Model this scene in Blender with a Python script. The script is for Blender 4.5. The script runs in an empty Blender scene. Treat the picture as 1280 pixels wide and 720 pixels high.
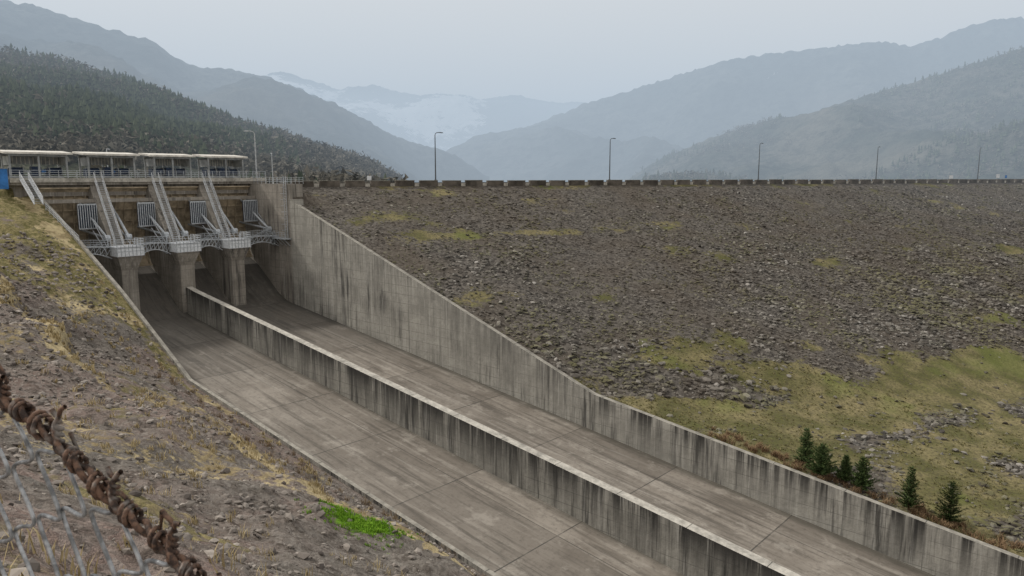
import bpy, math, random
import numpy as np
from mathutils import Vector
random.seed(7); rng=np.random.default_rng(7)
scene=bpy.context.scene
scene.view_settings.view_transform='Standard'; scene.view_settings.look='None'; scene.view_settings.exposure=0

# ---------------------------------------------------------------- local frame of the spillway
DX,DY=0.747,-0.664        # downstream unit vector (local +x = s)
NX,NY=0.664,0.747         # across unit vector (local +y = t)
PHI=math.atan2(DY,DX)
def w2l(x,y): return x*DX+y*DY, x*NX+y*NY
def l2w(s,t): return s*DX+t*NX, s*DY+t*NY

# ---------------------------------------------------------------- numpy value noise
_T=rng.random((256,256))
def vnoise(x,y):
    x=np.asarray(x,float); y=np.asarray(y,float)
    xi=np.floor(x).astype(int); yi=np.floor(y).astype(int)
    fx=x-xi; fy=y-yi; fx=fx*fx*(3-2*fx); fy=fy*fy*(3-2*fy)
    a=_T[xi&255,yi&255]; b=_T[(xi+1)&255,yi&255]; c=_T[xi&255,(yi+1)&255]; d=_T[(xi+1)&255,(yi+1)&255]
    return (a*(1-fx)+b*fx)*(1-fy)+(c*(1-fx)+d*fx)*fy
def fbm(x,y,o=4):
    r=0;a=.5;s=0
    for i in range(o):
        r=r+a*vnoise(x*2**i+17*i,y*2**i+31*i); s+=a; a*=.5
    return r/s-.5
def sstep(e0,e1,x):
    t=np.clip((x-e0)/(e1-e0),0,1); return t*t*(3-2*t)

# ---------------------------------------------------------------- materials
class M:
    def __init__(s,name,rough=.9,spec=.25):
        s.m=bpy.data.materials.new(name); s.m.use_nodes=True; s.nt=s.m.node_tree; s.N=s.nt.nodes; s.L=s.nt.links
        s.b=s.N['Principled BSDF']; s.b.inputs['Roughness'].default_value=rough
        s.b.inputs['Specular IOR Level'].default_value=spec
        s.tc=s.N.new('ShaderNodeTexCoord'); s.obj=s.tc.outputs['Object']
    def put(s,sock,v):
        if isinstance(v,bpy.types.NodeSocket): s.L.new(v,sock)
        elif isinstance(v,(tuple,list)) and len(v)==3 and sock.type=='RGBA': sock.default_value=(*v,1)
        else: sock.default_value=v
    def mapv(s,scale,rot=(0,0,0),vec=None):
        n=s.N.new('ShaderNodeMapping'); n.inputs['Scale'].default_value=scale; n.inputs['Rotation'].default_value=rot
        s.L.new(vec or s.obj,n.inputs['Vector']); return n.outputs[0]
    def noise(s,scale,detail=4,rough=.6,vec=None,dist=0):
        n=s.N.new('ShaderNodeTexNoise'); n.inputs['Scale'].default_value=scale; n.inputs['Detail'].default_value=detail
        n.inputs['Roughness'].default_value=rough; n.inputs['Distortion'].default_value=dist
        s.L.new(vec or s.obj,n.inputs['Vector']); return n.outputs['Fac']
    def vor(s,scale,vec=None,out='Color',feature='F1'):
        n=s.N.new('ShaderNodeTexVoronoi'); n.feature=feature; n.inputs['Scale'].default_value=scale
        s.L.new(vec or s.obj,n.inputs['Vector']); return n.outputs[out]
    def ramp(s,fac,lo,hi,a=0.,b=1.):
        n=s.N.new('ShaderNodeMapRange'); n.interpolation_type='SMOOTHSTEP'
        s.put(n.inputs['Value'],fac)
        n.inputs['From Min'].default_value=lo; n.inputs['From Max'].default_value=hi
        n.inputs['To Min'].default_value=a; n.inputs['To Max'].default_value=b
        return n.outputs[0]
    def mix(s,fac,a,b,mode='MIX'):
        n=s.N.new('ShaderNodeMix'); n.data_type='RGBA'; n.blend_type=mode
        s.put(n.inputs[0],fac); s.put(n.inputs[6],a); s.put(n.inputs[7],b); return n.outputs[2]
    def math(s,op,a,b=0.):
        n=s.N.new('ShaderNodeMath'); n.operation=op; s.put(n.inputs[0],a); s.put(n.inputs[1],b); return n.outputs[0]
    def xyz(s,vec=None):
        n=s.N.new('ShaderNodeSeparateXYZ'); s.L.new(vec or s.obj,n.inputs[0]); return n.outputs
    def attr(s,name):
        n=s.N.new('ShaderNodeAttribute'); n.attribute_name=name; return n.outputs['Fac']
    def line(s,coord,period,width,off=0.):
        a=s.math('ADD',coord,off); f=s.math('FRACT',s.math('DIVIDE',a,period))
        d=s.math('MINIMUM',f,s.math('SUBTRACT',1.,f))
        return s.math('LESS_THAN',d,width/period)
    def bump(s,h,strength=.5,dist=.1):
        n=s.N.new('ShaderNodeBump'); n.inputs['Strength'].default_value=strength; n.inputs['Distance'].default_value=dist
        s.L.new(h,n.inputs['Height']); s.L.new(n.outputs[0],s.b.inputs['Normal'])
    def col(s,c): s.put(s.b.inputs['Base Color'],c); return s.m

def flat(name,c,rough=.7,metal=0,var=.25,scale=3):
    k=M(name,rough); n=k.noise(scale,3,.6)
    k.b.inputs['Metallic'].default_value=metal
    return k.col(k.mix(k.ramp(n,.3,.7),tuple(x*(1-var) for x in c),tuple(min(1,x*(1+var)) for x in c)))

def concrete(name,base=(.30,.29,.262),stain=.5,lines=True):
    k=M(name,.92,.2); X=k.xyz()
    n1=k.noise(.25,4,.65); n2=k.noise(2.5,4,.7)
    c=k.mix(k.ramp(n1,.3,.7),tuple(b*.72 for b in base),tuple(b*1.15 for b in base))
    c=k.mix(k.ramp(n2,.35,.75,0,.45),c,tuple(b*.55 for b in base))
    if lines:
        pf=k.math('FLOOR',k.math('DIVIDE',X[0],7.6)); pz=k.math('FLOOR',k.math('DIVIDE',X[2],1.45))
        cmb=k.N.new('ShaderNodeCombineXYZ'); k.L.new(pf,cmb.inputs[0]); k.L.new(pz,cmb.inputs[2])
        wn=k.N.new('ShaderNodeTexWhiteNoise'); k.L.new(cmb.outputs[0],wn.inputs['Vector'])
        c=k.mix(k.math('MULTIPLY',wn.outputs['Value'],.18),c,tuple(b*.55 for b in base))
    st=k.noise(1.0,4,.7,vec=k.mapv((1.1,1.1,.07)))
    patch=k.noise(.11,2,.5)
    f=k.math('MULTIPLY',k.ramp(st,.47,.66),k.ramp(patch,.62-.35*stain,.85-.35*stain))
    c=k.mix(k.math('MULTIPLY',f,.85),c,(.045,.044,.042))
    st2=k.noise(1.0,4,.7,vec=k.mapv((3.2,3.2,.12)))
    c=k.mix(k.ramp(st2,.52,.75,0,.55*min(1,stain+.3)),c,(.06,.058,.054))
    c=k.mix(k.ramp(st2,.47,.30,0,.5),c,(.50,.49,.455))
    ta=k.attr('edge')
    st3=k.noise(1.0,5,.75,vec=k.mapv((.8,.8,.02)))
    c=k.mix(k.math('MULTIPLY',ta,k.ramp(st3,.54-.16*stain,.66-.14*stain,0,.95)),c,(.028,.027,.026))
    if lines:
        wob=k.math('MULTIPLY',n1,.08)
        l1=k.line(k.math('ADD',X[2],wob),1.45,.03); l2=k.line(X[0],7.6,.04)
        br=k.ramp(n1,.4,.65,.12,.6)
        c=k.mix(k.math('MULTIPLY',k.math('MAXIMUM',l1,l2),br),c,(.06,.058,.054))
    k.bump(n2,.6,.08)
    return k.col(c)

def chute_floor_mat():
    k=M('chute_floor_concrete',.85,.3); X=k.xyz()
    n=k.noise(.16,4,.65)
    c=k.mix(k.ramp(n,.3,.7),(.165,.145,.122),(.285,.258,.222))
    cmb=k.N.new('ShaderNodeCombineXYZ')
    k.L.new(k.math('FLOOR',k.math('DIVIDE',X[0],14.)),cmb.inputs[0]); k.L.new(k.math('FLOOR',k.math('DIVIDE',k.math('ADD',X[1],1.9),9.3)),cmb.inputs[1])
    wn=k.N.new('ShaderNodeTexWhiteNoise'); k.L.new(cmb.outputs[0],wn.inputs['Vector'])
    c=k.mix(k.math('MULTIPLY',wn.outputs['Value'],.5),c,(.105,.092,.078))
    st=k.noise(1.,4,.7,vec=k.mapv((.07,1.1,.3)))
    c=k.mix(k.ramp(st,.46,.68,0,.75),c,(.08,.071,.06))
    st=k.noise(1.,3,.7,vec=k.mapv((.035,.8,.3)))
    c=k.mix(k.ramp(st,.53,.66,0,.4),c,(.36,.335,.295))
    fine=k.noise(2.,5,.8)
    c=k.mix(k.ramp(fine,.47,.72,0,.6),c,(.08,.071,.062))
    blot=k.noise(.4,4,.7)
    c=k.mix(k.ramp(blot,.55,.7,0,.45),c,(.35,.325,.285))
    l=k.line(X[0],14.,.07)
    l2=k.line(X[1],9.3,.05,1.9)
    c=k.mix(k.math('MULTIPLY',k.math('MAXIMUM',l,l2),k.ramp(blot,.35,.6,.4,.85)),c,(.04,.038,.035))
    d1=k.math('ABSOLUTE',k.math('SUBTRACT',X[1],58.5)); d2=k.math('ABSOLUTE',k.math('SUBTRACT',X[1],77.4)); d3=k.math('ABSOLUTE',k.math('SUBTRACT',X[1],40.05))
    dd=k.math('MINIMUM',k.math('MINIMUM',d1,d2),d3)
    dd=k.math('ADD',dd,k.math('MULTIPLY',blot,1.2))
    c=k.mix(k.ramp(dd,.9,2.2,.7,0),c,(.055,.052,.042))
    upper_dark=k.ramp(X[0],-128.,-80.,.75,0.)  # floor colour gets darker up the chute, towards the gates
    c=k.mix(k.math('MULTIPLY',upper_dark,k.ramp(n,.25,.6,.5,1.)),c,(.05,.048,.045))
    k.bump(fine,.4,.05)
    return k.col(c)

MAT={}
MAT['conc']=concrete('weathered_concrete',base=(.38,.367,.33),stain=.5)
MAT['conc_dark']=concrete('stained_concrete',base=(.31,.30,.27),stain=1.0)
MAT['conc_pier']=concrete('pier_concrete',base=(.31,.285,.25),stain=.65)
def coping(name,c):
    k=M(name,.92,.2); n=k.noise(1.3,5,.75); c1=k.mix(k.ramp(n,.3,.7),tuple(v*.6 for v in c),tuple(v*1.15 for v in c))
    c1=k.mix(k.ramp(k.noise(.35,4,.7),.5,.7,0,.6),c1,tuple(v*.4 for v in c)); X=k.xyz()
    c1=k.mix(k.math('MULTIPLY',k.line(X[0],7.6,.04),.8),c1,(.05,.05,.045)); return k.col(c1)
MAT['top']=coping('wall_coping_concrete',(.45,.43,.385))
MAT['top2']=coping('side_wall_coping',(.30,.285,.25))
MAT['floor']=chute_floor_mat()
MAT['galv']=flat('galvanised_steel',(.42,.45,.48),.5,.2,.25,4)
MAT['white']=flat('white_painted_steel',(.64,.67,.70),.5,0,.15,3)
MAT['gate']=flat('gate_paint_tan',(.36,.30,.215),.7,0,.35,.8)
MAT['dark']=flat('machinery_dark_blue',(.025,.04,.075),.5,.3,.3,3)
MAT['dull']=flat('shed_panel_grey',(.26,.275,.28),.7,0,.25,1)
MAT['roof']=flat('shed_roof_pale',(.60,.58,.53),.8,0,.22,1)
MAT['block']=flat('parapet_stone',(.10,.088,.075),.95,0,.5,.35)
MAT['blue']=flat('blue_paint',(.04,.17,.45),.6,0,.2,1)
MAT['pole']=flat('lamp_post_steel',(.10,.11,.12),.5,.3,.2,3)
MAT['polelight']=flat('lamp_post_galvanised',(.42,.44,.46),.5,.1,.2,3)
MAT['asphalt']=flat('crest_asphalt',(.055,.055,.055),.95,0,.3,1)
MAT['glass']=flat('lamp_glass',(.6,.6,.58),.2,0,.05,1)
MAT['rail_wire']=flat('wire_galvanised',(.30,.31,.32),.5,.4,.5,60)
def rust():
    k=M('wire_rusty',.8,.3); n=k.noise(70,4,.7)
    c=k.mix(k.ramp(n,.4,.62),(.035,.024,.02),(.16,.095,.065)); c=k.mix(k.ramp(k.noise(25,3),.54,.68,0,.7),c,(.28,.26,.24))
    k.bump(n,.5,.002); return k.col(c)
MAT['rust']=rust()

# ---------------------------------------------------------------- mesh builder
class MB:
    def __init__(s): s.v=[];s.f=[];s.mi=[];s.mats=[]
    def mid(s,m):
        m=MAT[m] if isinstance(m,str) else m
        if m not in s.mats: s.mats.append(m)
        return s.mats.index(m)
    def add(s,vs,fs,m):
        o=len(s.v); i=s.mid(m); s.v+= [tuple(v) for v in vs]; s.f+=[tuple(o+j for j in f) for f in fs]; s.mi+=[i]*len(fs)
    def box(s,x0,x1,y0,y1,z0,z1,m):
        s.add([(x0,y0,z0),(x1,y0,z0),(x1,y1,z0),(x0,y1,z0),(x0,y0,z1),(x1,y0,z1),(x1,y1,z1),(x0,y1,z1)],
              [(0,3,2,1),(4,5,6,7),(0,1,5,4),(1,2,6,5),(2,3,7,6),(3,0,4,7)],m)
    def bar(s,p,q,r,m,n=5,r2=None):
        p=Vector(p);q=Vector(q);d=(q-p)
        if d.length<1e-6: return
        d.normalize(); u=d.orthogonal().normalized(); w=d.cross(u); r2=r if r2 is None else r2
        vs=[];
        for c,rr in((p,r),(q,r2)):
            for i in range(n):
                a=2*math.pi*i/n; vs.append(c+u*math.cos(a)*rr+w*math.sin(a)*rr)
        fs=[(i,(i+1)%n,n+(i+1)%n,n+i) for i in range(n)]+[tuple(range(n))[::-1],tuple(range(n,2*n))]
        s.add(vs,fs,m)
    def path(s,pts,r,m,n=5):
        for a,b in zip(pts[:-1],pts[1:]): s.bar(a,b,r,m,n)
    def strip(s,t0,t1,st,m,mtop=None):
        n=len(st); vs=[]
        for (a,zb,zt) in st: vs+=[(a,t0,zb),(a,t0,zt),(a,t1,zt),(a,t1,zb)]
        side=[];top=[]
        for i in range(n-1):
            o=4*i;p=o+4
            side+=[(o,p,p+1,o+1),(o+3,o+2,p+2,p+3),(o,o+3,p+3,p)]; top+=[(o+1,p+1,p+2,o+2)]
        side+=[(0,1,2,3),(4*(n-1),4*(n-1)+3,4*(n-1)+2,4*(n-1)+1)]
        s.add(vs,side,m); o=len(s.v)-len(vs); i=s.mid(mtop or m)
        s.f+=[tuple(o+j for j in f) for f in top]; s.mi+=[i]*len(top)
    def make(s,name,local=True,parent=None,smooth=False):
        me=bpy.data.meshes.new(name); me.from_pydata(s.v,[],s.f); 
        for m in s.mats: me.materials.append(m)
        me.polygons.foreach_set('material_index',s.mi)
        if smooth: me.polygons.foreach_set('use_smooth',[True]*len(s.f))
        me.update(); ob=bpy.data.objects.new(name,me); scene.collection.objects.link(ob)
        if parent: ob.parent=parent
        elif local: ob.rotation_euler=(0,0,PHI)
        return ob
def empty(name,local=True,loc=(0,0,0)):
    e=bpy.data.objects.new(name,None); scene.collection.objects.link(e); e.location=loc
    if local: e.rotation_euler=(0,0,PHI)
    return e
def fastmesh(name,V,F,mats,mi=None,attrs=None,smooth=False):
    me=bpy.data.meshes.new(name); V=np.asarray(V,np.float32); F=np.asarray(F,np.int32); k=F.shape[1]
    me.vertices.add(len(V)); me.vertices.foreach_set('co',V.ravel())
    me.loops.add(F.size); me.loops.foreach_set('vertex_index',F.ravel())
    me.polygons.add(len(F)); me.polygons.foreach_set('loop_start',np.arange(0,F.size,k,dtype=np.int32))
    me.polygons.foreach_set('loop_total',np.full(len(F),k,np.int32))
    for m in mats: me.materials.append(m)
    if mi is not None: me.polygons.foreach_set('material_index',np.asarray(mi,np.int32))
    me.polygons.foreach_set('use_smooth',np.full(len(F),smooth))
    if attrs:
        for n,a in attrs.items():
            at=me.attributes.new(n,'FLOAT','POINT'); at.data.foreach_set('value',np.asarray(a,np.float32).ravel())
    me.update(calc_edges=True); me.validate()
    ob=bpy.data.objects.new(name,me); scene.collection.objects.link(ob); return ob
def gridF(nu,nv):
    i,j=np.meshgrid(np.arange(nu-1),np.arange(nv-1),indexing='ij'); a=(i*nv+j).ravel()
    return np.stack([a,a+nv,a+nv+1,a+1],1)

# ---------------------------------------------------------------- spillway geometry
FS=[-160,-155,-150,-145,-141,-137,-133.5,-130,-127]; FZ=[-17,-16.4,-15.8,-15.4,-15.9,-17.6,-20.0,-22.5,-23.74]
def zf(s): return np.where(np.asarray(s)>-127,-40-.128*np.asarray(s),np.interp(s,FS,FZ))
def ztopR(s): return np.where(np.asarray(s)<-124.5,-1.4,np.maximum(-4.4-.3395*(np.asarray(s)+124.5),zf(s)+4.9))
def ztopL(s):
    return np.where(np.asarray(s)<-88,np.interp(s,[-150,-138,-131,-107,-88],[-1.6,-3,-5.5,-15.4,-24.45]),zf(s)+4.3)
SEND=90.
ss=np.concatenate([np.linspace(-155,-120,40),np.arange(-118,SEND+1,4.)])
ts=np.linspace(40.0,77.4,12)
S,T=np.meshgrid(ss,ts,indexing='ij'); Z=zf(S)
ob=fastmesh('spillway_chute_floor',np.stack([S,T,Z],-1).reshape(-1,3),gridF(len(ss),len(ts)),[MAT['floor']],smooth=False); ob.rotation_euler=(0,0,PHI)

def wall(name,t0,t1,sl,topfn,m,mt='top',h=2.2):
    n=len(sl); V=[];F=[];mi=[];E=[]; levels=6
    for side,t in ((0,t0),(1,t1)):
        for s_ in sl:
            zt=float(topfn(s_)); zb=float(zf(s_))-1.2
            near=float(np.interp(s_,[-75,-50],[.35,1.]))
            if m=='conc_dark': near=1.
            for j in range(levels):
                z=zt-[0,.7,1.6,h+1,(zt-zb)*.85 if (zt-zb)*.85>h+1.2 else h+1.3,zt-zb][j] if zt-zb>h+1.6 else zt-(zt-zb)*j/(levels-1)
                V.append((s_,t,z)); E.append([1,.85,.6,.25,.05,.1][j]*near)
    def vid(side,i,j): return side*n*levels+i*levels+j
    for i in range(n-1):
        for j in range(levels-1):
            F.append((vid(0,i,j+1),vid(0,i+1,j+1),vid(0,i+1,j),vid(0,i,j))); mi.append(0)
            F.append((vid(1,i,j),vid(1,i+1,j),vid(1,i+1,j+1),vid(1,i,j+1))); mi.append(0)
        F.append((vid(0,i,0),vid(0,i+1,0),vid(1,i+1,0),vid(1,i,0))); mi.append(1)
    for j in range(levels-1):
        F.append((vid(0,0,j),vid(1,0,j),vid(1,0,j+1),vid(0,0,j+1))); mi.append(0)
        F.append((vid(0,n-1,j+1),vid(1,n-1,j+1),vid(1,n-1,j),vid(0,n-1,j))); mi.append(0)
    o=fastmesh(name,V,F,[MAT[m],MAT[mt]],mi,{'edge':E}); o.rotation_euler=(0,0,PHI); return o
wall('spillway_side_wall',77.4,78.1,list(np.arange(-124.5,SEND,2.5)),ztopR,'conc','top2')
wall('spillway_divider_wall',58.0,59.1,list(np.arange(-127.4,SEND,2.5)),lambda s:zf(s)+4.6,'conc_dark')
wall('spillway_side_wall',39.6,40.05,list(np.arange(-140,SEND,2.0)),ztopL,'conc','top2')

# ---- gate structure
gs=empty('spillway_gate_structure')
def part(b,n,**k): return b.make(n,parent=gs,**k)
piers=[49.0,58.6,68.0]
b=MB()
for t in piers:
    h=1.2
    b.strip(t-h,t+h,[(-152,-18,-1.35),(-138.5,-18,-1.35),(-138.3,-19,-2.4),(-131.2,-27,-11.6),(-128,-27,-11.6)],'conc_pier')
    x0,x1=-131.0,-126.9
    b.box(x0,x1,t-1.9,t+1.9,-13.1,-11.55,'conc_pier')
    zs=-13.1; ze=-15.2
    b.add([(x0,t-1.9,zs),(x1,t-1.9,zs),(x1,t+1.9,zs),(x0,t+1.9,zs),(x0,t-1.25,ze),(-127.7,t-1.25,ze),(-127.7,t+1.25,ze),(x0,t+1.25,ze)],
          [(0,1,5,4),(1,2,6,5),(2,3,7,6),(3,0,4,7),(4,5,6,7)],'conc_pier')
    b.box(-129.5,-127.7,t-1.25,t+1.25,-27,ze,'conc_pier')
part(b,'piers')
b=MB()
b.strip(77.4,80.2,[(-153,-18,-1.36),(-124.5,-26,-1.36)],'conc_pier'); 
b.strip(37.2,39.9,[(-153,-12,-1.36),(-140.1,-12,-1.36)],'conc_pier')
b.box(-124.5,-123.2,77.35,79.4,-26,-4.2,'conc')
part(b,'abutments')
b=MB(); b.box(-151.5,-138.3,36.,80.6,-1.34,-.35,'conc_pier'); b.box(-138.3,-138.0,36.,80.6,-.9,-.2,'top')
b.box(-140.2,-139.4,40.1,77.3,-3.2,-1.36,'conc_pier')
part(b,'deck')
bays=[(40.1,47.8),(50.2,57.4),(59.8,66.8),(69.2,77.3)]
b=MB()
for a,c in bays:
    cs,cz,R=-131.5,-9.,12.0
    prev=None
    for i in range(15):
        an=math.radians(-35+i*5.1); p=(cs-R*math.cos(an)+2.2,cz+R*math.sin(an))
        if prev: b.add([(prev[0],a+.05,prev[1]),(prev[0],c-.05,prev[1]),(p[0],c-.05,p[1]),(p[0],a+.05,p[1])],[(0,1,2,3)],'gate')
        if i%2==0: b.box(p[0],p[0]+.3,a+.06,c-.06,p[1]-.1,p[1]+.12,'gate')
        prev=p
    for k in range(5):
        tt=a+.6+(c-a-1.2)*k/4
        pts=[(cs+2.2-(R-.35)*math.cos(math.radians(x)),tt,cz+(R-.35)*math.sin(math.radians(x))) for x in range(-34,36,8)]
        b.path(pts,.12,'gate',4)
    for tt in (a+.5,c-.5):
        for an in (-20,0,22):
            b.bar((cs,tt,cz-1.),(cs+2.2-R*math.cos(math.radians(an)),tt+(1 if tt<(a+c)/2 else -1)*.7,cz+R*math.sin(math.radians(an))),.2,'galv',6)
        b.bar((cs,tt-.4,cz-1.),(cs,tt+.4,cz-1.),.5,'galv',10)
    t1=c-.15; t0=c-3.0
    for k in range(9):
        tt=t0+(t1-t0)*k/8; b.box(-136.2,-136.0,tt-.06,tt+.06,-8.6,-4.6,'galv')
    b.box(-136.25,-136.02,t0,t1,-4.7,-4.45,'galv'); b.box(-136.25,-136.02,t0,t1,-8.7,-8.5,'galv')
    b.box(-136.6,-136.4,t0,t1,-8.6,-4.6,'dark')
    b.box(-137.0,-136.7,a+.02,c-.02,-4.3,-3.7,'conc_pier')
part(b,'radial_gates')
def railing(b,pts,h=1.1,m='galv',sp=1.5,r=.035,rails=(1.1,.75,.4)):
    for p,q in zip(pts[:-1],pts[1:]):
        p=Vector(p);q=Vector(q);L=(q-p).length;n=max(1,int(round(L/sp)))
        for i in range(n+1):
            c=p.lerp(q,i/n); b.bar(c,c+Vector((0,0,h)),r,m,4)
        for rr in rails: b.bar(p+Vector((0,0,rr*h/1.1)),q+Vector((0,0,rr*h/1.1)),r*.9,m,4)
b=MB()
for t in piers:
    w=.6; A=Vector((-138.2,t,-.4)); B=Vector((-131.2,t,-11.2))
    for sgn in(-1,1):
        o=Vector((0,sgn*w,0))
        p,q=A+o,B+o
        b.add([p+Vector((0,-.04,-.2)),q+Vector((0,-.04,-.2)),q+Vector((0,-.04,.1)),p+Vector((0,-.04,.1)),
               p+Vector((0,.04,-.2)),q+Vector((0,.04,-.2)),q+Vector((0,.04,.1)),p+Vector((0,.04,.1))],
              [(0,1,2,3),(7,6,5,4),(3,2,6,7),(0,4,5,1)],'white')
        railing(b,[p,q],1.2,'white',1.6,.035,(1.1,.6))
    n=34
    for i in range(n):
        c=A.lerp(B,(i+.5)/n); b.box(c.x-.13,c.x+.13,t-w,t+w,c.z-.02,c.z+.03,'galv')
part(b,'stairs')
b=MB()
for t in piers:
    x0,x1=-131.2,-126.6; y0,y1=t-2.1,t+2.1
    b.box(x0,x1,y0,y1,-11.54,-11.3,'white')
    b.box(x1-.06,x1,y0,y1,-12.8,-11.2,'white')
    for k in range(8): 
        yy=y0+(y1-y0)*k/7; b.box(x1+.003,x1+.07,yy-.04,yy+.04,-12.85,-11.0,'galv')
    b.box(x1+.003,x1+.06,y0,y1,-12.0,-11.93,'galv')
    for Y in (y0,y1-.05): b.box(x0+1.5,x1-.07,Y,Y+.05,-12.8,-11.56,'white')
    railing(b,[(x0+1,y0,-11.3),(x1,y0,-11.3),(x1,y1,-11.3),(x0+1,y1,-11.3)],1.25,'white',1.1,.045)
part(b,'platforms')
b=MB()
for a,c in [(40.1,46.9),(51.1,56.5),(60.7,65.9),(70.1,77.3)]:
    for s_ in (-130.4,-129.0):
        n=8; top=[];bot=[]
        for i in range(n+1):
            u=i/n; t=a+(c-a)*u; arch=4*u*(1-u)
            top.append((s_,t,-11.4+.25*arch)); bot.append((s_,t,-13.2+1.0*arch))
        b.path(top,.1,'galv',4); b.path(bot,.1,'galv',4)
        for i in range(n):
            b.bar(top[i],bot[i],.05,'galv',4); b.bar(bot[i],top[i+1],.05,'galv',4)
            p=Vector(top[i]);q=Vector(top[i+1]); railing(b,[p,q],1.1,'galv',1.0,.03)
    n=8
    for i in range(n):
        u=(i+.5)/n; t=a+(c-a)*u; z=-11.4+.25*4*u*(1-u)
        b.box(-130.4,-129.0,t-(c-a)/n*.48,t+(c-a)/n*.48,z+.1,z+.14,'galv')
    for tt in (a+.1,c-.1):
        b.bar((-136.,tt,-9.),(-130.4,tt,-12.6),.1,'galv',4); b.bar((-137.,tt,-6.3),(-130.4,tt,-11.4),.06,'galv',4)
part(b,'catwalk_truss')
b=MB()
railing(b,[(-138.15,36.1,-.2),(-138.15,80.5,-.2)],1.25,'galv',1.4,.045,(1.1,.8,.5,.2))
railing(b,[(-151.2,36.1,-.35),(-151.2,80.5,-.35)],1.2,'galv',1.4,.04)
railing(b,[(-138.,80.4,-1.3),(-124.6,80.4,-1.3)],1.2,'galv',1.4,.04)
railing(b,[(-137.8,77.7,-1.3),(-124.7,77.7,-1.3)],1.2,'galv',1.4,.04)
for ss_ in (-126.2,-125.4):
    b.bar((ss_,77.15,-11.5),(ss_,77.15,.2),.06,'galv',4)
for i in range(24): b.bar((-126.2,77.15,-11.3+i*.48),(-125.4,77.15,-11.3+i*.48),.03,'galv',4)
for i in range(9):
    z=-10+i*1.15; b.path([(-126.2,77.1,z),(-126.2,76.4,z),(-125.4,76.4,z),(-125.4,77.1,z)],.03,'galv',4)
b.box(-132.,-124.6,76.0,77.35,-11.7,-11.5,'galv'); railing(b,[(-132.,76.0,-11.5),(-124.6,76.0,-11.5)],1.1,'galv',1.1)
for k in range(6): b.bar((-131.5+k*1.3,76.05,-11.7),(-131.5+k*1.3,77.3,-13.),.06,'galv',4)
A=Vector((-138,38.,-.4));B=Vector((-132.,38.,-4.2))
for sgn in (-.6,.6):
    o=Vector((0,sgn,0)); b.bar(A+o,B+o,.1,'white',4); railing(b,[A+o,B+o],1.15,'white',1.2,.05)
for i in range(16):
    c=A.lerp(B,(i+.5)/16); b.box(c.x-.14,c.x+.14,37.4,38.6,c.z,c.z+.05,'galv')
railing(b,[(-132,38.9,-5.2),(-120,39.3,-9.7)],1.1,'galv',1.6,.04)
part(b,'railings')
roofs=[(36.2,46.3),(47.9,57.3),(59.1,67.6),(69.4,78.3)]
b=MB()
for a,c in roofs:
    z0=3.75
    b.add([(-146,a,z0+.35),(-140.8,a,z0-.05),(-140.8,c,z0-.05),(-146,c,z0+.35),(-146,a,z0+.66),(-140.8,a,z0+.26),(-140.8,c,z0+.26),(-146,c,z0+.66)],
          [(0,3,2,1),(4,5,6,7),(0,1,5,4),(1,2,6,5),(2,3,7,6),(3,0,4,7)],'roof')
    for s_ in (-145.4,-141.4):
        for k in range(3):
            tt=a+.9+(c-a-1.8)*k/2; b.box(s_-.14,s_+.14,tt-.14,tt+.14,-.35,3.66,'dull')
        b.box(s_-.1,s_+.1,a+.7,c-.7,3.35,3.65,'dull')
    b.box(-145.3,-145.2,a+.95,c-.95,2.1,3.34,'dull')
    for k in range(14):
        tt=a+1.1+(c-a-2.2)*k/13; b.box(-145.19,-145.14,tt-.05,tt+.05,2.1,3.34,'roof')
    b.box(-145.2,-141.6,a+.9,a+.96,1.9,3.34,'dull'); b.box(-145.2,-141.6,c-.96,c-.9,1.9,3.34,'dull')
part(b,'hoist_sheds')
b=MB()
for a,c in roofs:
    m=(a+c)/2
    b.box(-144.5,-142.2,a+1.2,c-1.2,-.34,.15,'dull')
    for tt in (a+2.2,c-2.2):
        b.bar((-143.4,tt-.9,.9),(-143.4,tt+.9,.9),.65,'dark',14); 
        for e in (-.95,.95): b.bar((-143.4,tt+e-.06,.9),(-143.4,tt+e+.06,.9),.85,'dull',14)
        b.box(-144.2,-142.6,tt-1.3,tt-1.1,.15,1.4,'dark')
    b.box(-144,-142.8,m-.7,m+.7,.16,1.7,'dark'); b.bar((-143.4,m+.7,.9),(-143.4,m+1.5,.9),.3,'blue',10)
    b.bar((-143.4,a+1.4,.9),(-143.4,c-1.4,.9),.12,'galv',6)
part(b,'hoist_machinery')
b=MB(); b.box(-139.2,-137.9,34.0,35.75,-1.9,1.25,'blue'); b.box(-139.3,-137.8,33.9,35.85,1.253,1.36,'dull')
b.box(-137.897,-137.86,34.3,35.4,-1.4,.9,'blue'); b.bar((-137.8,34.45,-.4),(-137.8,34.45,0),.03,'galv'); b.make('blue_control_cabinet')

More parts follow.
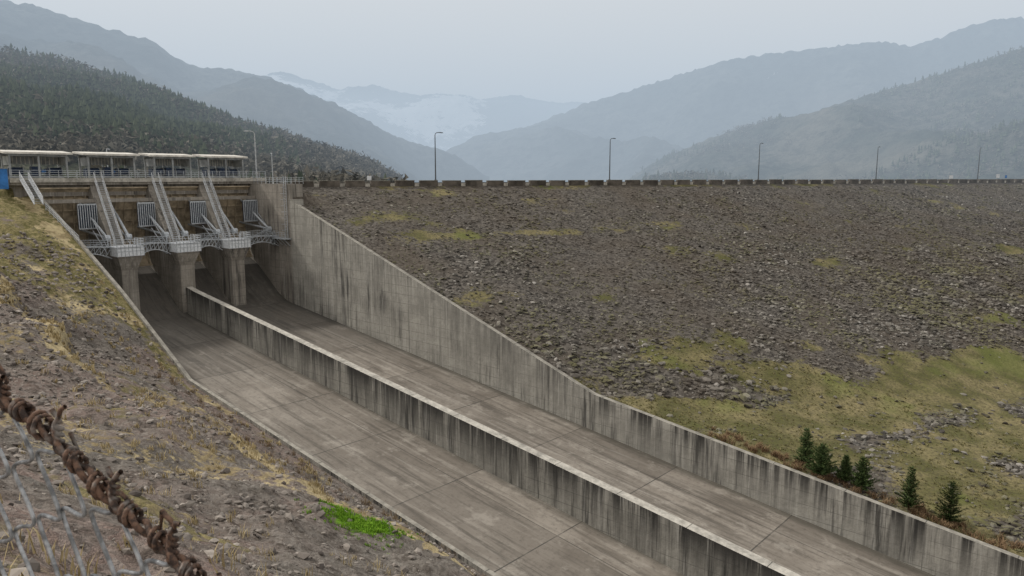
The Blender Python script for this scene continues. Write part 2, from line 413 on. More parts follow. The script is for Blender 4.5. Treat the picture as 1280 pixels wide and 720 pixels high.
# ---------------------------------------------------------------- dam embankment
ZC=-1.95
def dval(x,y): return .466*x-.885*y+151.7
def aval(x,y): return (x+16)*.885+(y-163)*.466
MOSS=[(-6,116,9,3.,.62),(-25,139,12,3,.42),(10,151,22,4,.34),(77,163,24,4,.42),(34,111,14,5,.65),(46,100,20,7,1.1),(76,117,26,8,.9),(22,93,12,4.5,1.1),
      (63,93,26,6,.8),(122,185,22,5,.5),(32,86,14,4,.9),(40,92,16,5,.75),(100,140,20,4,.45),(15,128,16,3,.3),(150,205,30,7,.45),(-15,131,10,2.5,.3),(60,108,20,5,.8)]
def mossv(x,y):
    x=np.asarray(x,float);y=np.asarray(y,float); a=aval(x,y); d=dval(x,y); m=np.zeros_like(x)
    for (cx,cy,ra,rd,k) in MOSS:
        ca=(cx+16)*.885+(cy-163)*.466; cd=dval(cx,cy)
        m=np.maximum(m,k*np.exp(-(((a-ca)/ra)**2+((d-cd)/rd)**2)))
    n=fbm(a*.11,d*.2,6); n2=fbm(a*.025+5,d*.06+9,4)
    m=m+n*1.7+n2*.6+.07+.25*sstep(60,110,d)
    m=m+sstep(6.,.5,d)*.25
    return sstep(.18,.85,m)
def damz(x,y):
    s,t=w2l(x,y); d=dval(x,y)
    zd=np.where(d>0,ZC-.358*d,np.where(d>-9.5,ZC,ZC-.42*(-9.5-d)))
    toe=-36.0-.128*np.clip(s,-140,400)
    toe=np.where(d>0,toe,-99)
    k=1.5; h=np.clip(.5+.5*(toe-zd)/k,0,1); z=zd*(1-h)+toe*h+k*h*(1-h)*.5
    on=sstep(2,6,d)
    z=z+on*(fbm(x*.06,y*.06,3)*1.4+fbm(x*.45,y*.45,4)*.6)
    lim=ztopR(s)-.45
    wgt=sstep(7,1.2,t-78.2)
    z=np.where(s>-126,z*(1-wgt)+np.minimum(z,lim)*wgt,z)
    z=np.where(s>-126,z*(1-wgt*.6)+lim*wgt*.6,z)
    return z
def dam_mat(rock=False):
    k=M('riprap_rock' if rock else 'embankment_ground',.95,.15)
    if rock:
        g=k.N.new('ShaderNodeNewGeometry'); r=g.outputs['Random Per Island']
        c=k.mix(k.ramp(r,.1,1.),(.05,.047,.043),(.235,.222,.20)); c=k.mix(k.ramp(r,.93,1.,0,.8),c,(.46,.44,.41))
        c=k.mix(k.ramp(k.noise(.045,3),.4,.6,0,.5),c,(.10,.082,.065))
        z=k.N.new('ShaderNodeSeparateXYZ'); k.L.new(g.outputs['Normal'],z.inputs[0])
        mf=k.math('MULTIPLY',k.ramp(z.outputs[2],.3,.9),k.ramp(k.noise(.1,3),.42,.6,0,.75))
        c=k.mix(mf,c,(.13,.125,.06))
        return k.col(c)
    v=k.vor(2.2); sep=k.N.new('ShaderNodeSeparateColor'); k.L.new(v,sep.inputs[0])
    c=k.mix(sep.outputs[0],(.045,.04,.036),(.15,.137,.12))
    n0=k.noise(.08,3)
    c=k.mix(k.ramp(n0,.4,.65,0,.5),c,(.09,.073,.055))
    mo=k.attr('moss'); n=k.noise(1.1,5,.75)
    g=k.mix(k.ramp(k.noise(.18,4),.35,.68),(.095,.095,.034),(.235,.20,.105))
    g=k.mix(k.ramp(k.noise(2.5,3),.42,.66,0,.7),g,(.075,.066,.038))
    g=k.mix(k.ramp(n0,.52,.66,0,.5),g,(.13,.155,.038))
    f=k.ramp(k.math('ADD',mo,k.math('MULTIPLY',k.math('SUBTRACT',n,.5),2.0)),.3,.68)
    c=k.mix(f,c,g)
    k.bump(n,.9,.3)
    return k.col(c)
m_dam=dam_mat(); m_rock=dam_mat(True)
sv=np.concatenate([np.arange(-190,-20,1.25),np.arange(-20,150,3.)]); tv=np.concatenate([[78.12],np.arange(79,200,1.1),np.arange(200,520,2.5)])
S,T=np.meshgrid(sv,tv,indexing='ij'); X,Y=l2w(S,T); Z=damz(X,Y)
fastmesh('dam_embankment',np.stack([X,Y,Z],-1).reshape(-1,3),gridF(len(sv),len(tv)),[m_dam],None,{'moss':mossv(X,Y)},smooth=True)

def ico():
    import bmesh
    bm=bmesh.new(); bmesh.ops.create_icosphere(bm,subdivisions=1,radius=1)
    V=np.array([v.co[:] for v in bm.verts]); F=np.array([[v.index for v in f.verts] for f in bm.faces]); bm.free(); return V,F
IV,IF=ico()
def rocks(name,P,size,mat,flatz=.6):
    n=len(P)
    j=1+.35*(rng.random((n,12,1))-.5)*2
    V=IV[None]*j
    V=V*(np.stack([.7+.6*rng.random(n),.6+.5*rng.random(n),flatz*(.7+.6*rng.random(n))],-1)[:,None,:])
    a=rng.random(n)*6.283; ca,sa=np.cos(a)[:,None],np.sin(a)[:,None]
    tl=(rng.random(n)-.5)*1.2; ct,st=np.cos(tl)[:,None],np.sin(tl)[:,None]
    x,y,z=V[...,0],V[...,1],V[...,2]; y,z=y*ct-z*st,y*st+z*ct; x,y=x*ca-y*sa,x*sa+y*ca
    V=np.stack([x,y,z],-1)*size[:,None,None]+P[:,None,:]
    F=(IF[None]+(np.arange(n)*12)[:,None,None]).reshape(-1,3)
    return fastmesh(name,V.reshape(-1,3),F,[mat])
n=130000
a=rng.random(n)*290-35; d=rng.random(n)**.85*123+2.2
x=-16+.885*a+.466*d; y=163+.466*a-.885*d
s,t=w2l(x,y); mo=mossv(x,y)
keep=(t>79.0)&(rng.random(n)>mo*.97)&(x/np.maximum(y,1)<.80)&(y>30)
x,y,mo=x[keep],y[keep],mo[keep]
sz=.12+.34*rng.random(len(x))**2.8
cl=fbm(x*.05,y*.05,3); sz*=1+1.2*cl
sz*=.85+.35*sstep(10,60,dval(x,y))
rocks('riprap_stones',np.stack([x,y,damz(x,y)+sz*.08],-1),sz,m_rock,.5)

def cw(a,d,z): return (-16+.885*a+.466*d,163+.466*a-.885*d,z)
def mkbox(b):
    def cbox(a0,a1,d0,d1,z0,z1,m):
        b.add([cw(a0,d0,z0),cw(a1,d0,z0),cw(a1,d1,z0),cw(a0,d1,z0),cw(a0,d0,z1),cw(a1,d0,z1),cw(a1,d1,z1),cw(a0,d1,z1)],
          [(0,1,2,3),(7,6,5,4),(4,5,1,0),(5,6,2,1),(6,7,3,2),(7,4,0,3)],m)
    return cbox
b=MB(); mkbox(b)(-34,420,-8.5,-2.,ZC-.2,ZC+.08,'asphalt'); b.make('crest_road',local=False)
b=MB(); mkbox(b)(-32,420,-2.0,-1.7,ZC,ZC+.22,'top'); b.make('kerb',local=False)
b=MB(); mkbox(b)(-32,420,-5.28,-5.14,ZC+.081,ZC+.086,'white'); b.make('road_marking',local=False)
b=MB(); cbox=mkbox(b); a=-31.
while a<410:
    L=4.0+random.random()*.4; h=1.05+random.random()*.12; dd=random.uniform(-.06,.06)
    cbox(a,a+L,-.6+dd,.1+dd,ZC-.2,ZC+h,'block'); cbox(a-.04,a+L+.04,-.66+dd,.16+dd,ZC+h+.003,ZC+h+.1,'top2')
    cbox(a+L+.1,a+L+1.15,-.45,-.05,ZC-.2,ZC+.6,'top')
    a+=L+1.25
b.make('parapet_wall',local=False)
b=MB(); mkbox(b)(-32,420,-9.3,-9.0,ZC,ZC+.7,'block'); b.make('parapet_wall',local=False)
def street_lamp(x,y,z,h,ang,arm=1.6,mt='pole'):
    b=MB(); b.bar((0,0,0),(0,0,.25),.26,mt,8); b.bar((0,0,.2),(0,0,h*.55),.16,mt,8,.12); b.bar((0,0,h*.55),(0,0,h-.6),.12,mt,8,.09)
    pts=[(0,0,h-.6),(.08*arm,0,h-.3),(.3*arm,0,h-.08),(.65*arm,0,h),(arm,0,h+.02)]
    b.path(pts,.08,mt,6)
    b.add([(arm-.1,-.16,h-.05),(arm+.85,-.19,h-.08),(arm+.85,.19,h-.08),(arm-.1,.16,h-.05),(arm-.1,-.1,h+.12),(arm+.8,-.11,h+.08),(arm+.8,.11,h+.08),(arm-.1,.1,h+.12)],
          [(4,5,6,7),(0,1,5,4),(1,2,6,5),(2,3,7,6),(3,0,4,7)],mt)
    b.add([(arm,-.12,h-.09),(arm+.65,-.14,h-.1),(arm+.65,.14,h-.1),(arm,.12,h-.09)],[(0,3,2,1)],'glass')
    b.box(-.2,.2,-.18,.18,.9,1.3,mt)
    o=b.make('street_lamp',local=False); o.location=(x,y,z); o.rotation_euler=(0,0,ang)
for (x,y,h) in [(-16,163.5,11.5),(25,184.7,11.3),(69.8,208.8,11.2),(114,232,11.1),(162,258.5,11.8),(212,284,11.5)]:
    street_lamp(x-.8,y+1.9,ZC+.05,h,.9)
x,y=l2w(-140,79.6); street_lamp(x,y,-.35,9.4,math.radians(200),1.2,'polelight')
x,y=l2w(-152.5,56); street_lamp(x,y,-1.3,6.5,math.radians(100),.5,'polelight')
x,y=l2w(-175,104); street_lamp(x,y,-3,9.,2.0,1.2,'polelight')
def sign(x,y,w=1.0,h=.7,m='white',ht=1.7):
    b=MB(); b.bar((0,0,0),(0,0,ht+h/2),.04,'pole',6); b.box(-w/2,w/2,-.075,-.045,ht-h/2,ht+h/2,m); b.box(-w/2-.03,w/2+.03,-.04,-.01,ht-h/2-.03,ht+h/2+.03,'pole')
    o=b.make('road_sign',local=False); o.location=(x,y,ZC); o.rotation_euler=(0,0,.3)
sign(145,248.5,1.6,1.1,'white',1.9); sign(168.5,261,1.5,1.3,'white',2.2); sign(173,263.5,.9,1.0,'blue',2.0); sign(-30,158,.9,.9,'white',1.7)

# ---------------------------------------------------------------- left bank
def lip(s): return 23+fbm(s*.06,s*0+3.3,4)*9
def bankz(s,t):
    s=np.asarray(s,float);t=np.asarray(t,float)
    z0=np.interp(s,[-400,-150,-130,-100,-60,-25,-6,6,40,120,250],[2,-1.2,-2,-4,-7,-5.6,-2.4,-2.2,-7,-22,-34])
    zw=np.where(s<-141,-1.6,ztopL(s)-.35)
    u=np.clip(t/39.4,0,1)
    f=u*.92+.08*u*u
    z=z0*(1-f)+zw*f+np.where(t<0,-t*.12,0)
    r=lip(s)
    amp=sstep(-112,-88,s)*sstep(36,30,t)*(s<60)*(.65+.7*vnoise(s*.11,s*0+.5))
    bump=sstep(r-12,r-.8,t)*2.7*sstep(r+1.3,r-.4,t)
    z=z+bump*amp
    nz=sstep(39.4,35,t)
    z=z+nz*(fbm(s*.07,t*.07,4)*3.4*sstep(0,10,np.hypot(s,t)-3)+fbm(s*.4,t*.4,4)*1.3*sstep(0,8,np.hypot(s,t)-3)+fbm(s*2.0,t*2.0,3)*.32)
    return z
def lipd(s,t): return t-lip(s)
def bank_mat():
    k=M('hillside_soil',.97,.1)
    n1=k.noise(.09,4,.6); n2=k.noise(1.3,6,.75); n3=k.noise(.35,5,.7)
    c=k.mix(k.ramp(n1,.38,.6),(.145,.13,.112),(.215,.16,.138))
    v=k.vor(5.5); sep=k.N.new('ShaderNodeSeparateColor'); k.L.new(v,sep.inputs[0])
    c=k.mix(k.math('MULTIPLY',sep.outputs[0],.5),c,(.33,.305,.275))
    c=k.mix(k.math('MULTIPLY',sep.outputs[1],.4),c,(.06,.05,.045))
    c=k.mix(k.ramp(n2,.48,.64,0,.8),c,(.065,.054,.045))
    gr=k.attr('grass'); dry=k.attr('dry')
    g=k.mix(k.ramp(n2,.4,.62),(.12,.112,.042),(.29,.245,.125)); g=k.mix(k.ramp(k.noise(5,3),.48,.68,0,.65),g,(.08,.068,.036))
    f=k.ramp(k.math('ADD',gr,k.math('MULTIPLY',k.math('SUBTRACT',n3,.5),1.8)),.36,.62)
    c=k.mix(f,c,g)
    f=k.ramp(k.math('ADD',dry,k.math('MULTIPLY',k.math('SUBTRACT',n2,.5),1.8)),.4,.62,0,.95)
    c=k.mix(f,c,k.mix(k.ramp(n3,.4,.6),(.47,.39,.23),(.24,.19,.105)))
    lush=k.attr('lush'); f=k.ramp(k.math('ADD',lush,k.math('MULTIPLY',k.math('SUBTRACT',n2,.5),1.2)),.45,.6)
    c=k.mix(f,c,k.mix(n2,(.06,.15,.012),(.19,.36,.03)))
    k.bump(k.math('ADD',n2,n3),1.,.32)
    return k.col(c)
sv=np.concatenate([np.arange(-420,-150,6.),np.arange(-150,-45,.7),np.arange(-45,8,.4),np.arange(8,30,1.5),np.arange(30,420,8.)])
tv=np.concatenate([np.arange(-400,-20,10.),np.arange(-20,0,1.5),np.arange(0,39.3,.35),[39.57]])
S,T=np.meshgrid(sv,tv,indexing='ij'); Z=bankz(S,T)
LD=lipd(S,T)
grass=sstep(-92,-106,S)*.8+.3*sstep(.5,.68,vnoise(S*.13,T*.2))+.4*np.exp(-((T-38)/1.6)**2)+fbm(S*.1,T*.1,3)*.9-.10
dry=np.exp(-((LD+.5)/.9)**2)*1.1*sstep(-108,-95,S)*(.4+.9*vnoise(S*.3,T*.3))+sstep(.02,.2,fbm(S*.16+9,T*.16,4))*.5+.4*np.exp(-((T-37.8)/1.3)**2)*sstep(-.1,.1,fbm(S*.2,T*.1,3))
dry=dry+.6*np.exp(-(((S+100)/7)**2+((T-31)/2.5)**2))
LS,LT=-28.0,20.6
lush=np.exp(-(((S-LS)/1.7)**2+((T-LT)/1.5)**2))*1.1
o=fastmesh('hillside',np.stack([S,T,Z],-1).reshape(-1,3),gridF(len(sv),len(tv)),[bank_mat()],None,{'grass':grass,'dry':dry,'lush':lush},smooth=True)
o.rotation_euler=(0,0,PHI)
n=34000
s=-8-rng.random(n)*115; t=2+rng.random(n)*36.5
kp=(rng.random(n)<.25+.75*sstep(-.05,.2,fbm(s*.12+4,t*.12,3)))
s,t=s[kp],t[kp]; dist=np.hypot(s,t); sz=(.025+.15*rng.random(len(s))**4)*(1+dist/90)
m=M('bank_stone',.95,.15); g=m.N.new('ShaderNodeNewGeometry'); mat=m.col(m.mix(g.outputs['Random Per Island'],(.085,.073,.066),(.31,.28,.25)))
o=rocks('bank_stones',np.stack([s,t,bankz(s,t)+sz*.15],-1),sz,mat); o.rotation_euler=(0,0,PHI)
for (s_,t_,z_) in [(-36,31.5,1.0),(-72,22.8,.9),(-63,24.0,1.0)]:
    o=rocks('boulder',np.array([[0,0,0.]]),np.array([z_*.7]),mat,.9); o.location=(*l2w(s_,t_),float(bankz(s_,t_))+.1)

def grassmat(name,c1,c2):
    k=M(name,.9,.1); g=k.N.new('ShaderNodeNewGeometry'); return k.col(k.mix(g.outputs['Random Per Island'],c1,c2))
def blades(name,P,h,nb,mat,wid=.03,spread=.45):
    n=len(P); N=n*nb
    base=np.repeat(P,nb,0)+np.c_[(rng.random((N,2))-.5)*np.repeat(h,nb)[:,None]*.9,np.zeros(N)-.05]
    hh=np.repeat(h,nb)*(.5+.6*rng.random(N)); a=rng.random(N)*6.283; le=spread*(.3+rng.random(N))
    dx,dy=np.cos(a),np.sin(a); w=wid*(.6+.8*rng.random(N))*np.maximum(1,np.hypot(base[:,0],base[:,1])/25)
    p0=base+np.c_[-dy*w,dx*w,0*w]; p1=base+np.c_[dy*w,-dx*w,0*w]
    mid=base+np.c_[dx*hh*le*.4,dy*hh*le*.4,hh*.65]; p2=mid+np.c_[dy*w*.7,-dx*w*.7,0*w]; p3=mid+np.c_[-dy*w*.7,dx*w*.7,0*w]
    tip=base+np.c_[dx*hh*le*1.1,dy*hh*le*1.1,hh]
    V=np.stack([p0,p1,p2,p3,tip],1).reshape(-1,3); o=np.arange(N)*5
    F=np.concatenate([np.stack([o,o+1,o+2],1),np.stack([o,o+2,o+3],1),np.stack([o+3,o+2,o+4],1)])
    ob=fastmesh(name,V,F,[mat]); ob.rotation_euler=(0,0,PHI); return ob
n=18000; s=-5-rng.random(n)*112; t=1.5+rng.random(n)*37.5; L=lipd(s,t)
pr=np.exp(-((L+.3)/.8)**2)*.98*sstep(.3,.5,vnoise(s*.3,t*.3))+.15*sstep(.0,.2,fbm(s*.15,t*.15,3))+.3*np.exp(-((t-38)/1.)**2)*(fbm(s*.2,t*.2,2)>0)+.3*sstep(16,8,np.hypot(s,t))
kp=rng.random(n)<pr; s,t=s[kp],t[kp]
blades('dry_grass',np.stack([s,t,bankz(s,t)],-1),.2+.34*rng.random(len(s)),14,grassmat('dry_grass_blade',(.54,.45,.27),(.27,.215,.115)),.014)
n=900; s=LS+rng.normal(0,1.1,n); t=LT+rng.normal(0,.9,n)
blades('green_grass',np.stack([s,t,bankz(s,t)],-1),.1+.12*rng.random(n),10,grassmat('green_grass_blade',(.09,.2,.015),(.24,.42,.04)),.012)
n=70; s=-28-rng.random(n)*60; t=33+rng.random(n)*5.5
blades('dead_shrub',np.stack([s,t,bankz(s,t)],-1),.4+.4*rng.random(n),40,grassmat('twig',(.12,.08,.05),(.24,.18,.11)),.005,.8)
n=5200; s=-60+rng.random(n)*60; t=79+rng.random(n)**1.4*40; x,y=l2w(s,t); kp=(mossv(x,y)>.5); x,y=x[kp],y[kp]
o=blades('toe_grass',np.stack([x,y,damz(x,y)],-1),.12+.18*rng.random(len(x)),7,grassmat('toe_grass_blade',(.12,.125,.045),(.29,.25,.135)),.012); o.rotation_euler=(0,0,0)
n=160; s=-40+rng.random(n)*40; t=79+rng.random(n)*3.2; x,y=l2w(s,t)
o=blades('brown_scrub',np.stack([x,y,damz(x,y)],-1),.4+.5*rng.random(n),45,grassmat('scrub_twig',(.13,.08,.05),(.27,.19,.11)),.007,.9); o.rotation_euler=(0,0,0)

# ---------------------------------------------------------------- pine trees
mneedle=grassmat('pine_needles',(.025,.05,.02),(.095,.13,.045)); mbark=flat('bark',(.09,.065,.045),.95,0,.3,8)
def pine(x,y,h,w,seed):
    r=random.Random(seed); b=MB(); b.bar((0,0,-.3),(0,0,h*.55),.07*h/4+.02,mbark,7,.03); b.bar((0,0,h*.55),(0,0,h*.97),.03,mbark,5,.008)
    z=h*.06
    while z<h*.98:
        u=z/h; R=w*(1-u)**.7*(.65+.6*r.random())+.06
        nb=int(5+6*(1-u))
        a0=r.random()*6.28
        for i in range(nb):
            if r.random()<.14: continue
            a=a0+i*6.283/nb+r.uniform(-.3,.3); L=R*r.uniform(.6,1.25); dr=.5+r.uniform(-.2,.25)
            d=Vector((math.cos(a),math.sin(a),dr)).normalized(); o=Vector((0,0,z))
            e=o+d*L; b.bar(o,e,.012,mbark,3,.004)
            m=max(4,int(L/.085))
            for k in range(m):
                c=o+d*L*((k+.6)/m); q=.12+.08*r.random()
                for _ in range(4):
                    v=Vector((r.gauss(0,1),r.gauss(0,1),r.gauss(.4,.8))).normalized()*q*1.3+d*q*.8
                    sd=v.orthogonal().normalized()*q*.22
                    b.add([c-sd,c+sd,c+v],[(0,1,2)],mneedle)
        z+=h*.045
    o=b.make('pine_tree',local=False); o.location=(x,y,float(damz(x,y))-.05); o.rotation_euler=(r.uniform(-.05,.05),r.uniform(-.05,.05),seed)
for i,(x,y,h,w) in enumerate([(43.4,69.6,4.4,1.6),(40.4,71.7,4.6,1.35),(37.2,75.1,3.7,1.4),(33.7,77.2,3.7,1.7),(33.0,79.8,4.5,1.2),(36.0,76.6,3.1,1.)]):
    pine(x,y,h,w,i+3)

# ---------------------------------------------------------------- hills
def hill_mat(name,c1,c2,c3,sc,snow=0.,bare=.4):
    k=M(name,1.,.0)
    n1=k.noise(sc,5,.7); n2=k.noise(sc*7,4,.75); n3=k.noise(sc*.35,3,.6)
    c=k.mix(k.ramp(n1,.4,.62),c1,c2); c=k.mix(k.ramp(n2,.42,.65,0,.8),c,tuple(v*.45 for v in c1))
    c=k.mix(k.ramp(n3,.55,.68,0,bare),c,c3)
    if snow:
        a=k.attr('snow'); f=k.ramp(k.math('ADD',a,k.math('MULTIPLY',k.math('SUBTRACT',n2,.5),1.6)),.5,.72,0,.8)
        c=k.mix(f,c,(.66,.69,.74))
    k.bump(n2,1.,6.)
    return k.col(c)
def hill(name,pts,Rb,zb,nu,nv,amp,nsc,mat,jag=0.,snow=None,p=1.2):
    P=np.array(pts); a=np.linspace(P[0,0],P[-1,0],nu); bb=np.interp(a,P[:,0],P[:,1]); R=np.interp(a,P[:,0],P[:,2])
    ker=np.ones(max(3,nu//60)); ker/=ker.sum(); pad=len(ker)//2
    bb=np.convolve(np.pad(bb,pad,mode='edge'),ker,'valid')[:nu]
    v=np.concatenate([[-.5,-.3,-.15,-.05],np.linspace(0,1,nv)])
    A,V=np.meshgrid(a,v,indexing='ij'); B=bb[:,None]; RR=R[:,None]
    D=np.where(V>=0,RR+(Rb-RR)*V,RR*(1-V*.6))
    Zr=B*RR
    Z=np.where(V>=0,zb+(Zr-zb)*np.clip(1-V,0,1)**p,Zr*(1+V*1.6))
    X=A*D;Y=D+0*A
    env=np.clip(np.abs(V)*3.5,.12,1)*np.clip((1-V)*4,0,1)
    rid=1-2*np.abs(fbm(X*nsc*.8+5,Y*nsc*.8+2,3))*2
    Z=Z+env*amp*(fbm(X*nsc,Y*nsc,6)*2.0+(rid-.6)*1.1)
    if jag: Z=Z+jag*fbm(X/jag*.7,Y/jag*.7,2)*1.6
    at={'snow':snow(A,V,X,Y)} if snow else None
    fastmesh(name,np.stack([X,Y,Z],-1).reshape(-1,3),gridF(len(a),len(v))[:,::-1],[mat],None,at,smooth=True)
    return X,Y,Z,V
# ridges: (tangent of bearing, tangent of elevation, distance) from the camera; angles converted from image pixels, distances estimated
A=hill('forest_hill',[(-1.25,.195,560),(-.9,.18,560),(-.66,.162,570),(-.58,.145,580),(-.50,.121,580),(-.44,.095,590),(-.38,.069,600),(-.33,.049,610),(-.26,.028,620),(-.19,.004,640),(-.15,-.018,650)],
       175,-6,260,80,12,.009,hill_mat('forest_hill_ground',(.07,.08,.055),(.13,.125,.095),(.26,.215,.17),.02),1.5)
hill('mountain_slope',[(-1.4,.23,1500),(-.95,.25,1500),(-.72,.235,1500),(-.60,.213,1550),(-.47,.172,1600),(-.42,.140,1650),(-.345,.133,1700),(-.27,.107,1750),(-.20,.072,1800),(-.127,.036,1850),(-.06,.008,1900),(-.03,-.01,1900)],
     800,-12,300,80,75,.0026,hill_mat('mountain_slope_forest',(.045,.055,.055),(.08,.088,.085),(.13,.125,.11),.006),9.)
hill('snowy_mountain',[(-.60,.10,5200),(-.42,.12,5200),(-.29,.121,5200),(-.23,.108,5000),(-.16,.112,5100),(-.11,.100,5000),(-.045,.098,4900),(0.,.104,5000),(.05,.096,5000),(.09,.098,5200),(.14,.085,5300),(.3,.08,5300)],
     2600,-12,260,90,170,.0011,hill_mat('snowy_mountain_ground',(.04,.05,.06),(.09,.095,.095),(.14,.135,.12),.0022,1.),10.,
     snow=lambda A,V,X,Y: .75*np.exp(-((V-.38)/.33)**2)*sstep(.05,-.08,A)+.2*np.exp(-((V-.1)/.1)**2)+fbm(X*.0035,Y*.0035,4)*1.2-.15)
hill('mountain_ridge',[(-.10,-.01,2500),(-.04,.045,2500),(.03,.066,2500),(.075,.085,2450),(.10,.098,2400),(.165,.117,2400),(.22,.134,2350),(.27,.148,2300),(.315,.156,2300),(.38,.160,2250),(.43,.166,2250),(.48,.174,2200),(.51,.170,2200),(.56,.184,2200),(.62,.203,2200),(.66,.205,2200),(.75,.21,2200),(1.1,.23,2200)],
     1400,-12,320,90,100,.0021,hill_mat('mountain_ridge_forest',(.045,.055,.055),(.08,.088,.085),(.14,.135,.12),.005,1.),9.,
     snow=lambda A,V,X,Y: .6*np.exp(-((A-.34)/.05)**2-((V-.13)/.06)**2)+fbm(X*.006,Y*.006,3)*.7-.2)
E=hill('wooded_hill',[(.13,-.02,1350),(.165,.004,1350),(.20,.027,1340),(.255,.050,1330),(.315,.066,1300),(.38,.080,1280),(.44,.098,1260),(.51,.117,1240),(.585,.140,1220),(.66,.168,1200),(.8,.20,1200),(1.3,.24,1200)],
     660,-11,280,80,42,.004,hill_mat('wooded_hill_forest',(.05,.06,.05),(.10,.10,.085),(.17,.16,.13),.01,bare=.5),5.)
def forest(name,H,n,hmin,hmax,seed,vmax=.9,clump=.01,thr=-.1):
    X,Y,Z,V=H; r=np.random.default_rng(seed)
    nu,nv=X.shape; i=r.random(n)*(nu-1.01); j=3.5+r.random(n)*((nv-5)*vmax-3.5); i0=i.astype(int);j0=j.astype(int);fi=i-i0;fj=j-j0
    def s_(G): return (G[i0,j0]*(1-fi)+G[i0+1,j0]*fi)*(1-fj)+(G[i0,j0+1]*(1-fi)+G[i0+1,j0+1]*fi)*fj
    x,y,z=s_(X),s_(Y),s_(Z); k=(fbm(x*clump,y*clump,4)>thr)&(np.abs(x/y)<.85); x,y,z=x[k],y[k],z[k]; n=len(x)
    h=hmin+(hmax-hmin)*r.random(n)**1.7; con=(r.random(n)<.45+fbm(x*clump*1.3+7,y*clump*1.3,2)*2.8)
    Vs=[];Fs=[];mi=[];off=0
    for tier in range(3):
        xx,yy,zz,hh=x[con],y[con],z[con],h[con]; m=len(xx)
        a=(np.arange(6)[None]*6.283/6+r.random((m,1))*6.28)
        rad=hh[:,None]*(.24-.06*tier)*(.6+.7*r.random((m,6)))
        zb=hh*(.08+.27*tier); zt=hh*(.52+.22*tier)
        ring=np.stack([xx[:,None]+np.cos(a)*rad,yy[:,None]+np.sin(a)*rad,zz[:,None]+zb[:,None]+0*a+hh[:,None]*.08*(r.random((m,6))-.5)],-1)
        apex=np.stack([xx+r.normal(0,.1,m),yy,zz+zt],-1)[:,None]
        Vv=np.concatenate([ring,apex],1); o=off+np.arange(m)*7
        for q in range(6): Fs.append(np.stack([o+q,o+(q+1)%6,o+6],1)); mi.append(np.zeros(m,int))
        Vs.append(Vv.reshape(-1,3)); off+=m*7
    xx,yy,zz,hh=x[~con],y[~con],z[~con],h[~con]*.8; m=len(xx)
    for q in range(14):
        c=np.stack([xx,yy,zz],-1)+np.stack([r.normal(0,.24,m)*hh,r.normal(0,.24,m)*hh,hh*(.2+.7*r.random(m))],-1)
        tri=c[:,None]+r.normal(0,.13,(m,3,3))*hh[:,None,None]; Vs.append(tri.reshape(-1,3)); o=off+np.arange(m)*3
        Fs.append(np.stack([o,o+1,o+2],1)); mi.append(np.ones(m,int)); off+=m*3
    fastmesh(name,np.concatenate(Vs),np.concatenate(Fs),[grassmat(name+'_conifer',(.045,.06,.042),(.10,.12,.075)),grassmat(name+'_bare_trees',(.085,.082,.068),(.18,.165,.135))],np.concatenate(mi))
forest('distant_forest',A,26000,3.5,9.,1,.97,.009,-.16)
forest('distant_forest',E,9000,5,11,2,.9,.006,-.02)

# ---------------------------------------------------------------- water, ground, haze
k=M('reservoir_water',.12,.5); k.bump(k.noise(.6,4),.15,.1); wm=k.col((.05,.07,.075))
b=MB(); b.add([(-57,166,-9),(505,462,-9),(7000,3800,-9),(7000,9500,-9),(-7000,9500,-9),(-7000,166,-9)],[(0,1,2,3,4,5)],wm); b.make('reservoir_water',local=False)
b=MB(); b.add([(-10000,-10000,-72),(10000,-10000,-72),(10000,10000,-72),(-10000,10000,-72)],[(0,1,2,3)],flat('valley_soil',(.10,.095,.06),1,0,.4,.01)); b.make('ground',local=False)
hz=bpy.data.materials.new('haze_air'); hz.use_nodes=True; nt=hz.node_tree; nt.nodes.clear()
o=nt.nodes.new('ShaderNodeOutputMaterial'); ab=nt.nodes.new('ShaderNodeVolumeAbsorption'); em=nt.nodes.new('ShaderNodeEmission'); ad=nt.nodes.new('ShaderNodeAddShader')
SG=.00062
ab.inputs['Color'].default_value=(0,0,0,1); ab.inputs['Density'].default_value=SG
em.inputs['Color'].default_value=(.475,.565,.66,1); em.inputs['Strength'].default_value=SG
nt.links.new(ab.outputs[0],ad.inputs[0]); nt.links.new(em.outputs[0],ad.inputs[1]); nt.links.new(ad.outputs[0],o.inputs['Volume'])
b=MB(); b.box(-9500,9500,185,6200,-110,430,hz); b.make('valley_haze',local=False)

# ---------------------------------------------------------------- chain link fence (rusty, beside the overlook)
fence=empty('chain_link_fence',local=False,loc=(-.435,.935,-.51)); 
FD=Vector((-.921,.389,0)); FN=Vector((.389,.921,0)); SL=.56
def curve(name,splines,r,mat,res=2):
    cu=bpy.data.curves.new(name,'CURVE'); cu.dimensions='3D'; cu.bevel_depth=r; cu.bevel_resolution=res
    for pts in splines:
        sp=cu.splines.new('POLY'); sp.points.add(len(pts)-1)
        for i,p in enumerate(pts): sp.points[i].co=(*p,1)
        sp.use_smooth=True
    cu.materials.append(mat); ob=bpy.data.objects.new(name,cu); scene.collection.objects.link(ob); ob.parent=fence; return ob
W=.056; H=.050; r0=.0031
def sag(u): return SL*u+.010*math.sin(u*9.)+.008*math.sin(u*23.+1)-.02*max(0,u)
def P(u,z,dn): 
    v=FD*u+FN*(dn+.012*math.sin(u*5+z*7)); return (v.x,v.y,z+sag(u))
wires=[];tips=[]
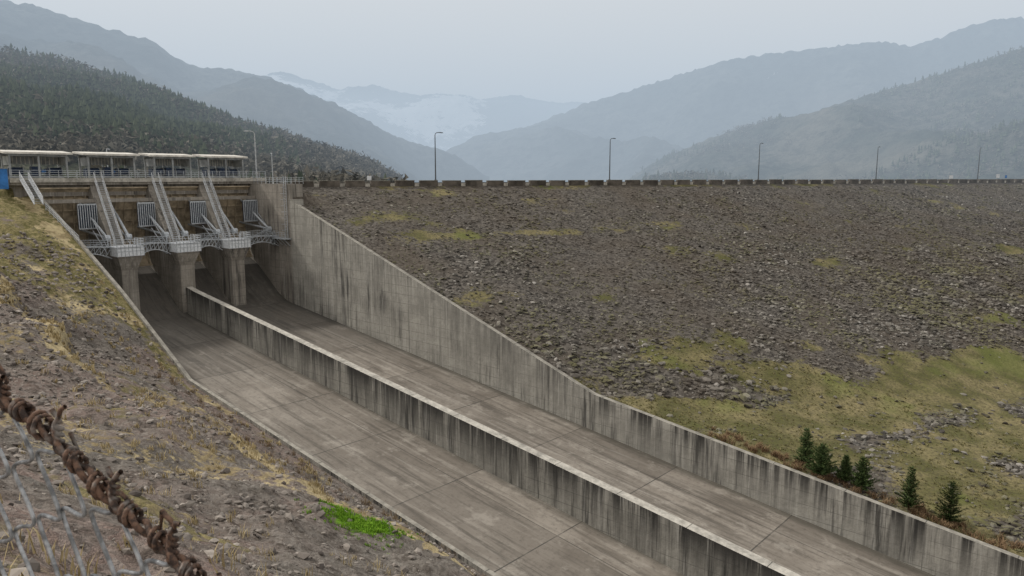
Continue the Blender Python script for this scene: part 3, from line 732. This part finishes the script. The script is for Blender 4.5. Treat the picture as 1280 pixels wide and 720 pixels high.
for i in range(-10,26):
    pts=[]; sgn=1 if i%2==0 else -1; jx=random.uniform(-.004,.004)
    for k in range(34*8+1):
        ph=k/8.; z=-.03-ph*H
        tri=abs((ph%2)-1)*2-1; tri=math.sin(tri*1.45)/math.sin(1.45)
        x=i*W+sgn*tri*W*.53; dn=.0035*math.cos(math.pi*ph)*1.2*sgn
        pts.append(P(x+jx*math.sin(ph),z,dn))
    wires.append(pts)
for i in range(-10,26):
    if i%2: continue
    u0=(i+.5)*W
    for q in (0,1):
        pts=[]
        for k in range(22):
            f=k/21; an=f*math.pi*4.5+q*math.pi; rr=.005
            pts.append(P(u0+math.cos(an)*rr,-.035+f*.042,math.sin(an)*rr))
        dirn=-1 if q else 1
        e=Vector(pts[-1]); ln=.016+random.random()*.018
        for f in (.4,.7,1.): pts.append(tuple(e+FD*dirn*ln*f*.8+Vector((0,0,ln*f*(1.0+random.uniform(-.3,.2))))+FN*random.uniform(-.004,.004)))
        tips.append(pts)
curve('mesh_wires',wires,r0,MAT['rail_wire'])
curve('selvage_twists',tips,.0036,MAT['rust'])
st=[]
for q in (0,1):
    pts=[]
    for k in range(1000):
        u=-.6+k*.0021; an=u*85+q*math.pi; pts.append(P(u,-.022+math.cos(an)*.0062,math.sin(an)*.0062))
    st.append(pts)
curve('top_strand',st,.0048,MAT['rust'])
kn=[]
for i in range(-10,26):
    u=i*W+random.uniform(-.008,.008); pts=[]; rr=random.uniform(.011,.016)
    for k in range(26):
        f=k/25; an=f*6.283*2.2; pts.append(P(u-.010+f*.020,-.022+math.cos(an)*rr,math.sin(an)*rr))
    e=Vector(pts[-1]); pts.append(tuple(e+Vector((0,0,random.uniform(-.02,.034)))+FD*random.uniform(-.014,.014)+FN*random.uniform(-.012,.004)))
    kn.append(pts)
curve('wire_knots',kn,.0034,MAT['rust'])
b=MB()
for u in (-.5,1.38):
    v=FD*u+FN*.03; zt=SL*u-.01; b.bar((v.x,v.y,zt-2.2),(v.x,v.y,zt),.024,'rust',12); b.bar((v.x,v.y,zt),(v.x,v.y,zt+.02),.028,'rust',12)
b.make('posts',parent=fence)

# ---------------------------------------------------------------- world, sun, camera
SUNAZ=math.radians(-66); SUNEL=math.radians(42)
w=bpy.data.worlds.new('World'); scene.world=w; w.use_nodes=True; nt=w.node_tree; bg=nt.nodes['Background']
sky=nt.nodes.new('ShaderNodeTexSky'); sky.sky_type='NISHITA'; sky.sun_disc=False; sky.sun_elevation=SUNEL; sky.sun_rotation=SUNAZ; sky.dust_density=4; sky.air_density=1.2
hs=nt.nodes.new('ShaderNodeHueSaturation'); hs.inputs['Saturation'].default_value=.3
mx=nt.nodes.new('ShaderNodeMix'); mx.data_type='RGBA'; mx.inputs[0].default_value=.78; mx.inputs[7].default_value=(10.4,9.9,9.3,1)
nt.links.new(sky.outputs[0],hs.inputs['Color']); nt.links.new(hs.outputs[0],mx.inputs[6]); nt.links.new(mx.outputs[2],bg.inputs[0]); bg.inputs[1].default_value=.1
sd=bpy.data.lights.new('sun','SUN'); sd.energy=3.2; sd.angle=math.radians(3); sd.color=(1,.94,.86)
so=bpy.data.objects.new('sun',sd); scene.collection.objects.link(so)
v=Vector((math.sin(SUNAZ)*math.cos(SUNEL),math.cos(SUNAZ)*math.cos(SUNEL),math.sin(SUNEL))); so.rotation_euler=v.to_track_quat('Z','Y').to_euler(); so.location=v*100
cd=bpy.data.cameras.new('camera'); cd.sensor_width=36; cd.lens=930/1280*36; cd.clip_start=.05; cd.clip_end=40000
cd.dof.use_dof=True; cd.dof.focus_distance=90; cd.dof.aperture_fstop=14
co=bpy.data.objects.new('camera',cd); scene.collection.objects.link(co); co.rotation_euler=(math.radians(81.5),0,0); scene.camera=co
